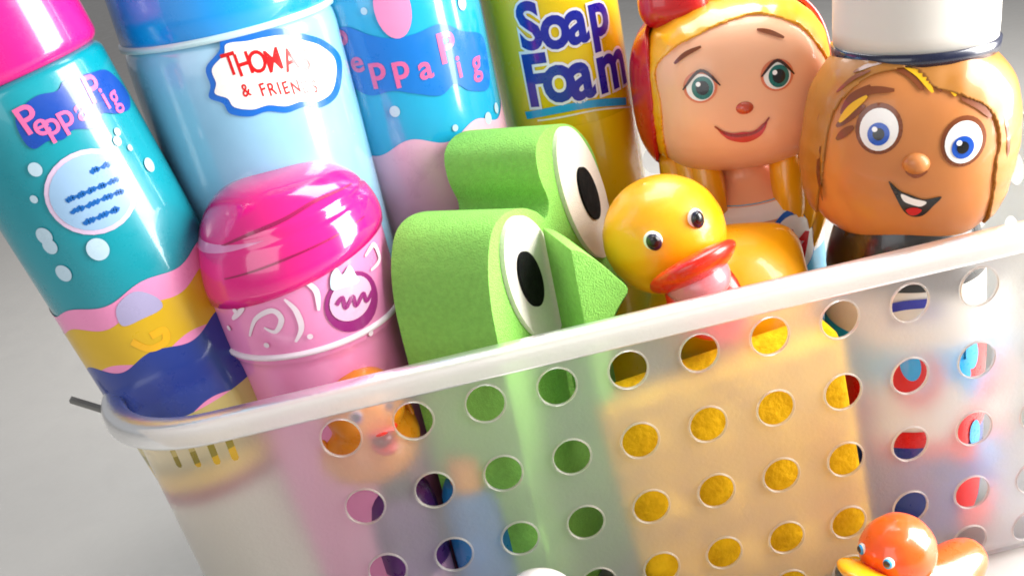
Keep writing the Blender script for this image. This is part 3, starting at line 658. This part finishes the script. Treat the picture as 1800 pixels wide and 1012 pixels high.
# ------------------------------------------------------------------ ducks
def metaduck(name, label, cat, Mx, m_body, m_beak, m_inner, sc, m_eye='irisblue', head=(0, -.55, 3.55, 1.72), group=None, body=(0, .6, 1.55, 2.3, 2.9, 1.6), tail=None, zmin=.02, bs=1., eyes=(.42, .3)):
    """one smooth skin: a body, breast, tail and head blended together"""
    t = thing(name, label, cat, Mx, group)
    hx_, hy_, hz_, hr = head
    bx, by, bz, ba, bb, bc = body
    tail = tail or ((0, by+bb*.8, bz+.75), (.8, 1.0, .7))
    def field(p):
        def e(c, r): return 1-math.sqrt(((p[0]-c[0])/r[0])**2+((p[1]-c[1])/r[1])**2+((p[2]-c[2])/r[2])**2)
        return (e((hx_, hy_, hz_), (hr*1.02, hr*1.05, hr*.97))*hr, e((bx, by, bz), (ba, bb, bc))*1.6, e(*tail)*.8)
    def f(p):
        a, b_, c_ = field(p); k = .28
        def sm(a, b_): q = max(0, min(1, .5+.5*(a-b_)/k)); return b_*(1-q)+a*q+k*q*(1-q)
        return sm(sm(a, b_), c_)
    V, Fc = [], []; nu, nv = 64, 72
    # march rays from two centres: walk along a spine from base to crown
    ctr = lambda q: (0, by*(1-q)+hy_*q, .05+(hz_+hr)*q)
    for j in range(nv+1):
        q = j/nv; z = zmin+(hz_+hr*.985-zmin)*(.5-.5*math.cos(math.pi*q)); w = max(0, min(1, (z-bz)/(hz_-bz))); cy = by*(1-w)+hy_*w; cx = bx*(1-w)+hx_*w
        for i in range(nu):
            a = 2*math.pi*i/nu; dx, dy = math.cos(a), math.sin(a); lo_, hi_ = 0, 0
            r_ = 0
            rr = 5.
            while rr > .02 and f((cx+dx*rr, cy+dy*rr, z)) < 0: rr -= .06
            V.append((cx+dx*max(rr, .02), cy+dy*max(rr, .02), z))
    Fc = [(j*nu+i, j*nu+(i+1) % nu, (j+1)*nu+(i+1) % nu, (j+1)*nu+i) for j in range(nv) for i in range(nu)]+[tuple(range(nu))[::-1], tuple(nv*nu+i for i in range(nu))]
    sca = lambda V: [(x*sc, y*sc, z*sc) for x, y, z in V]
    obj('body', (sca(V), Fc), m_body, t, mods=[('SMOOTH', dict(factor=.6, iterations=6))])
    def blob(nm, c, r, m, par, rot=None, n=28, shape=None):
        V = []; 
        for j in range(n//2+1):
            ph = math.pi*j/(n//2)
            for i in range(n):
                th = 2*math.pi*i/n; p = Vector((r[0]*math.sin(ph)*math.cos(th), r[1]*math.sin(ph)*math.sin(th), r[2]*math.cos(ph)))
                if shape: p = shape(p)
                if rot: p = rot @ p
                V.append(tuple(p+Vector(c)))
        Fc = [(j*n+i, (j+1)*n+i, (j+1)*n+(i+1) % n, j*n+(i+1) % n) for j in range(n//2) for i in range(n)]
        return obj(nm, (sca(V), Fc), m, par)
    up_ = Matrix.Rotation(R(-36 if bs > 1 else -20), 3, 'X'); dn = Matrix.Rotation(R(50 if bs > 1 else 28), 3, 'X')
    bz_ = hz_-.32*hr
    # mandibles: flat wide lobes with an upturned lip
    bk = blob('upper_beak', (0, hy_-hr*1.12, bz_+.1*hr), (.56*hr*bs, .66*hr*bs, .17*hr*bs), m_beak, t, up_, shape=lambda p: Vector((p.x, p.y, p.z+.16*p.x*p.x/hr-.0)))
    blob('lower_beak', (0, hy_-hr*1.02, bz_-.36*hr*bs), (.45*hr*bs, .54*hr*bs, .17*hr*bs), m_beak, t, dn, shape=lambda p: Vector((p.x, p.y, p.z+.12*p.x*p.x/hr)))
    blob('mouth_lining', (0, hy_-hr*1.0, bz_-.07*hr), (.4*hr*bs, .5*hr*bs, .3*hr*bs), m_inner, t)
    for s_ in (-1, 1):
        e = blob('eye', (s_*eyes[0]*hr, hy_-hr*.83, hz_+eyes[1]*hr), (.15*hr, .09*hr, .17*hr), 'white', t, Matrix.Rotation(R(25*s_), 3, 'Z'))
        i_ = blob('iris', (s_*(eyes[0]+.01)*hr, hy_-hr*.9, hz_+(eyes[1]+.01)*hr), (.12*hr, .07*hr, .15*hr), m_eye, e, Matrix.Rotation(R(25*s_), 3, 'Z'))
        blob('pupil', (s_*(eyes[0]+.02)*hr, hy_-hr*.94, hz_+(eyes[1]+.04)*hr), (.09*hr, .05*hr, .1*hr), 'black', i_, Matrix.Rotation(R(25*s_), 3, 'Z'))
    for s_ in (() if bx else (-1, 1)):
        blob('wing', (bx+s_*ba*.86, by+.4, bz+.35), (.3, 1.35, .75), m_body, t, Matrix.Rotation(R(-12), 3, 'X'))
    return t
P = un(1167, 412, 4.3)
a_ = R(6)     # looks to the right of the camera
sc_ = 1.0; hl = Vector((0, -.55, 3.55))
Rm = Matrix.Rotation(a_, 4, 'Z') @ Matrix.Rotation(R(-13), 4, 'Y') @ Matrix.Rotation(R(2), 4, 'X')
tr_ = P-(Rm @ hl)
metaduck('rubber_duck', 'large yellow rubber duck with an open red beak, above the front rim', 'rubber duck', Matrix.Translation(tr_) @ Rm, 'duck yellow', 'beak red', 'beak pink', 1.0, 'navy', group='rubber ducks', head=(0, -.55, 3.55, 1.86), body=(1.35, .1, .15, 2.7, 2.1, 2.3), tail=((3.1, .2, .9), (1.1, .9, .9)), zmin=-1.3, bs=1.32, eyes=(.37, .42))
# smaller ducks
def small(px, Y, turn, sc, zhead, *a, **k):
    P = un(*px, Y); Rm = Matrix.Rotation(R(turn), 4, 'Z'); tr_ = P-(Rm @ (hl*sc)); 0
    return metaduck(a[0], a[1], 'rubber duck', Matrix.Translation(tr_) @ Rm, *a[2:], sc, **k)
small((640, 712), 1.85, 20, .68, 0, 'rubber_duck', 'amber rubber duck tucked behind the front wall beneath the pink bottle', 'duck amber', 'beak red', 'dark red', group='rubber ducks', bs=.7)
for px, Y, turn, sc, lab, mb, mk in (((1578, 966), -2.2, -64, .60, 'small orange-red rubber duck with a yellow beak outside the basket at its right end', 'duck orange', 'beak orange'), ((950, 1076), -2.2, -20, .60, 'white rubber toy outside the basket front, only its top in view', 'toy white', 'toy white')):
    P = un(*px, Y); orange = mb == 'duck orange'
    Rm = Matrix.Rotation(R(turn), 4, 'Z'); hz_ = P.z-GROUND; tr_ = P-(Rm @ Vector((0, -.45, 0))); tr_.z = GROUND; hr = 1.05 if orange else 1.2
    metaduck('rubber_duck' if orange else 'bath_toy', lab, 'rubber duck' if orange else 'toy', Matrix.Translation(tr_) @ Rm, mb, mk, 'beak red' if orange else mk, 1., 'cyanline', group='rubber ducks' if orange else None,
             head=(0, -.45, hz_, hr), body=(0, .9, hz_*.36, 1.3, 1.5, hz_*.36), bs=1.5 if orange else .6)
# ------------------------------------------------------------------ things seen through the wall and its holes
def boxy(w, d_, h_, n=10, dent=0.):
    V, Fc = [], []
    bm = bmesh.new(); bmesh.ops.create_cube(bm, size=1); bmesh.ops.scale(bm, vec=(w, d_, h_), verts=bm.verts)
    bmesh.ops.bevel(bm, geom=list(bm.edges), offset=.35, segments=4, profile=.5, affect='EDGES')
    for v in bm.verts: v.co += Vector((0, 0, h_/2))
    bm.verts.ensure_lookup_table(); V = [tuple(v.co) for v in bm.verts]; Fc = [tuple(v.index for v in f.verts) for f in bm.faces]; bm.free(); return V, Fc
Ms = Matrix.Translation((1.3, 1.85, FLOOR+.4)) @ Matrix.Rotation(R(3), 4, 'Z') @ Matrix.Rotation(R(-4), 4, 'Y')
o = obj('bath_sponge', boxy(7.4, 1.5, 8.4), 'yellow sponge'); o.matrix_world = Matrix.Translation(Ms.translation*S) @ Ms.to_3x3().to_4x4()
o['label'] = 'porous yellow bath sponge seen through the holes below the large yellow duck'; o['category'] = 'sponge'
Mt = Matrix.Translation((-7.0, 2.15, FLOOR)); t = thing('squeeze_tube', 'blue squeeze tube standing behind the lower left holes', 'tube', Mt)
obj('body', lathe(spline([(.9, 0), (1.0, .2), (1.02, 3), (1.0, 5.8), (.75, 6.6)], 4, False)), 'blue tube', t); obj('cap', lathe([(.55, 6.5), (.6, 6.6), (.58, 7.6), (.5, 7.7)]), 'beak orange', t)
Mt = Matrix.Translation((-9.2, 2.25, FLOOR)); t = thing('bath_bottle', 'small purple bottle behind the leftmost column of holes', 'bottle', Mt)
obj('body', lathe(spline([(.9, 0), (1.05, .2), (1.08, 3), (1.05, 6.2), (.6, 7)], 4, False)), 'purple bottle', t); obj('cap', lathe([(.55, 6.9), (.6, 7), (.55, 7.7), (.5, 7.8)]), 'navy', t)
b = Can(Mt, 1.08, 7); band(b, 'label_band', 2.5, 4.6, 'dotpink', t, .02, 1.4, .05)

# ------------------------------------------------------------------ light
def area(name, loc, target, size, energy, col=(1, 1, 1), sy=None):
    l = bpy.data.lights.new(name, 'AREA'); l.size = size*S; l.energy = energy; l.color = col
    if sy: l.shape = 'RECTANGLE'; l.size_y = sy*S
    o = bpy.data.objects.new(name, l); C.objects.link(o); o.location = Vector(loc)*S
    o.rotation_euler = (Vector(target)-Vector(loc)).to_track_quat('-Z', 'Y').to_euler(); return o
area('key_softbox', (44, -6, 27), (0, 5, 13), 32, 11.2, (1, .985, .96), 50)
area('top_softbox', (8, 30, 62), (0, 5, 10), 40, 5.0, (1, 1, 1))
area('fill_softbox', (-45, -50, 40), (-2, 4, 10), 50, 1.7, (.97, .98, 1))
w = bpy.data.worlds.new('World'); bpy.context.scene.world = w; w.use_nodes = True
w.node_tree.nodes['Background'].inputs[0].default_value = (.86, .87, .9, 1); w.node_tree.nodes['Background'].inputs[1].default_value = .42
# ------------------------------------------------------------------ camera and view
cd = bpy.data.cameras.new('Camera'); cam = bpy.data.objects.new('Camera', cd); C.objects.link(cam)
cd.sensor_width = 36; cd.lens = 36*F/1800; cd.clip_start = .01; cd.clip_end = 50
Mc = Matrix((rt, up, -fw)).transposed().to_4x4(); Mc.translation = CAM*S; cam.matrix_world = Mc
sc = bpy.context.scene; sc.camera = cam
sc.view_settings.view_transform = 'Standard'; sc.view_settings.look = 'None'; sc.view_settings.exposure = 0; sc.view_settings.gamma = 1
sc.cycles.max_bounces = 14; sc.cycles.transmission_bounces = 10; sc.cycles.transparent_max_bounces = 12; sc.cycles.diffuse_bounces = 5
sc.cycles.use_denoising = True; sc.cycles.sample_clamp_indirect = 6; sc.cycles.filter_width = 1.8
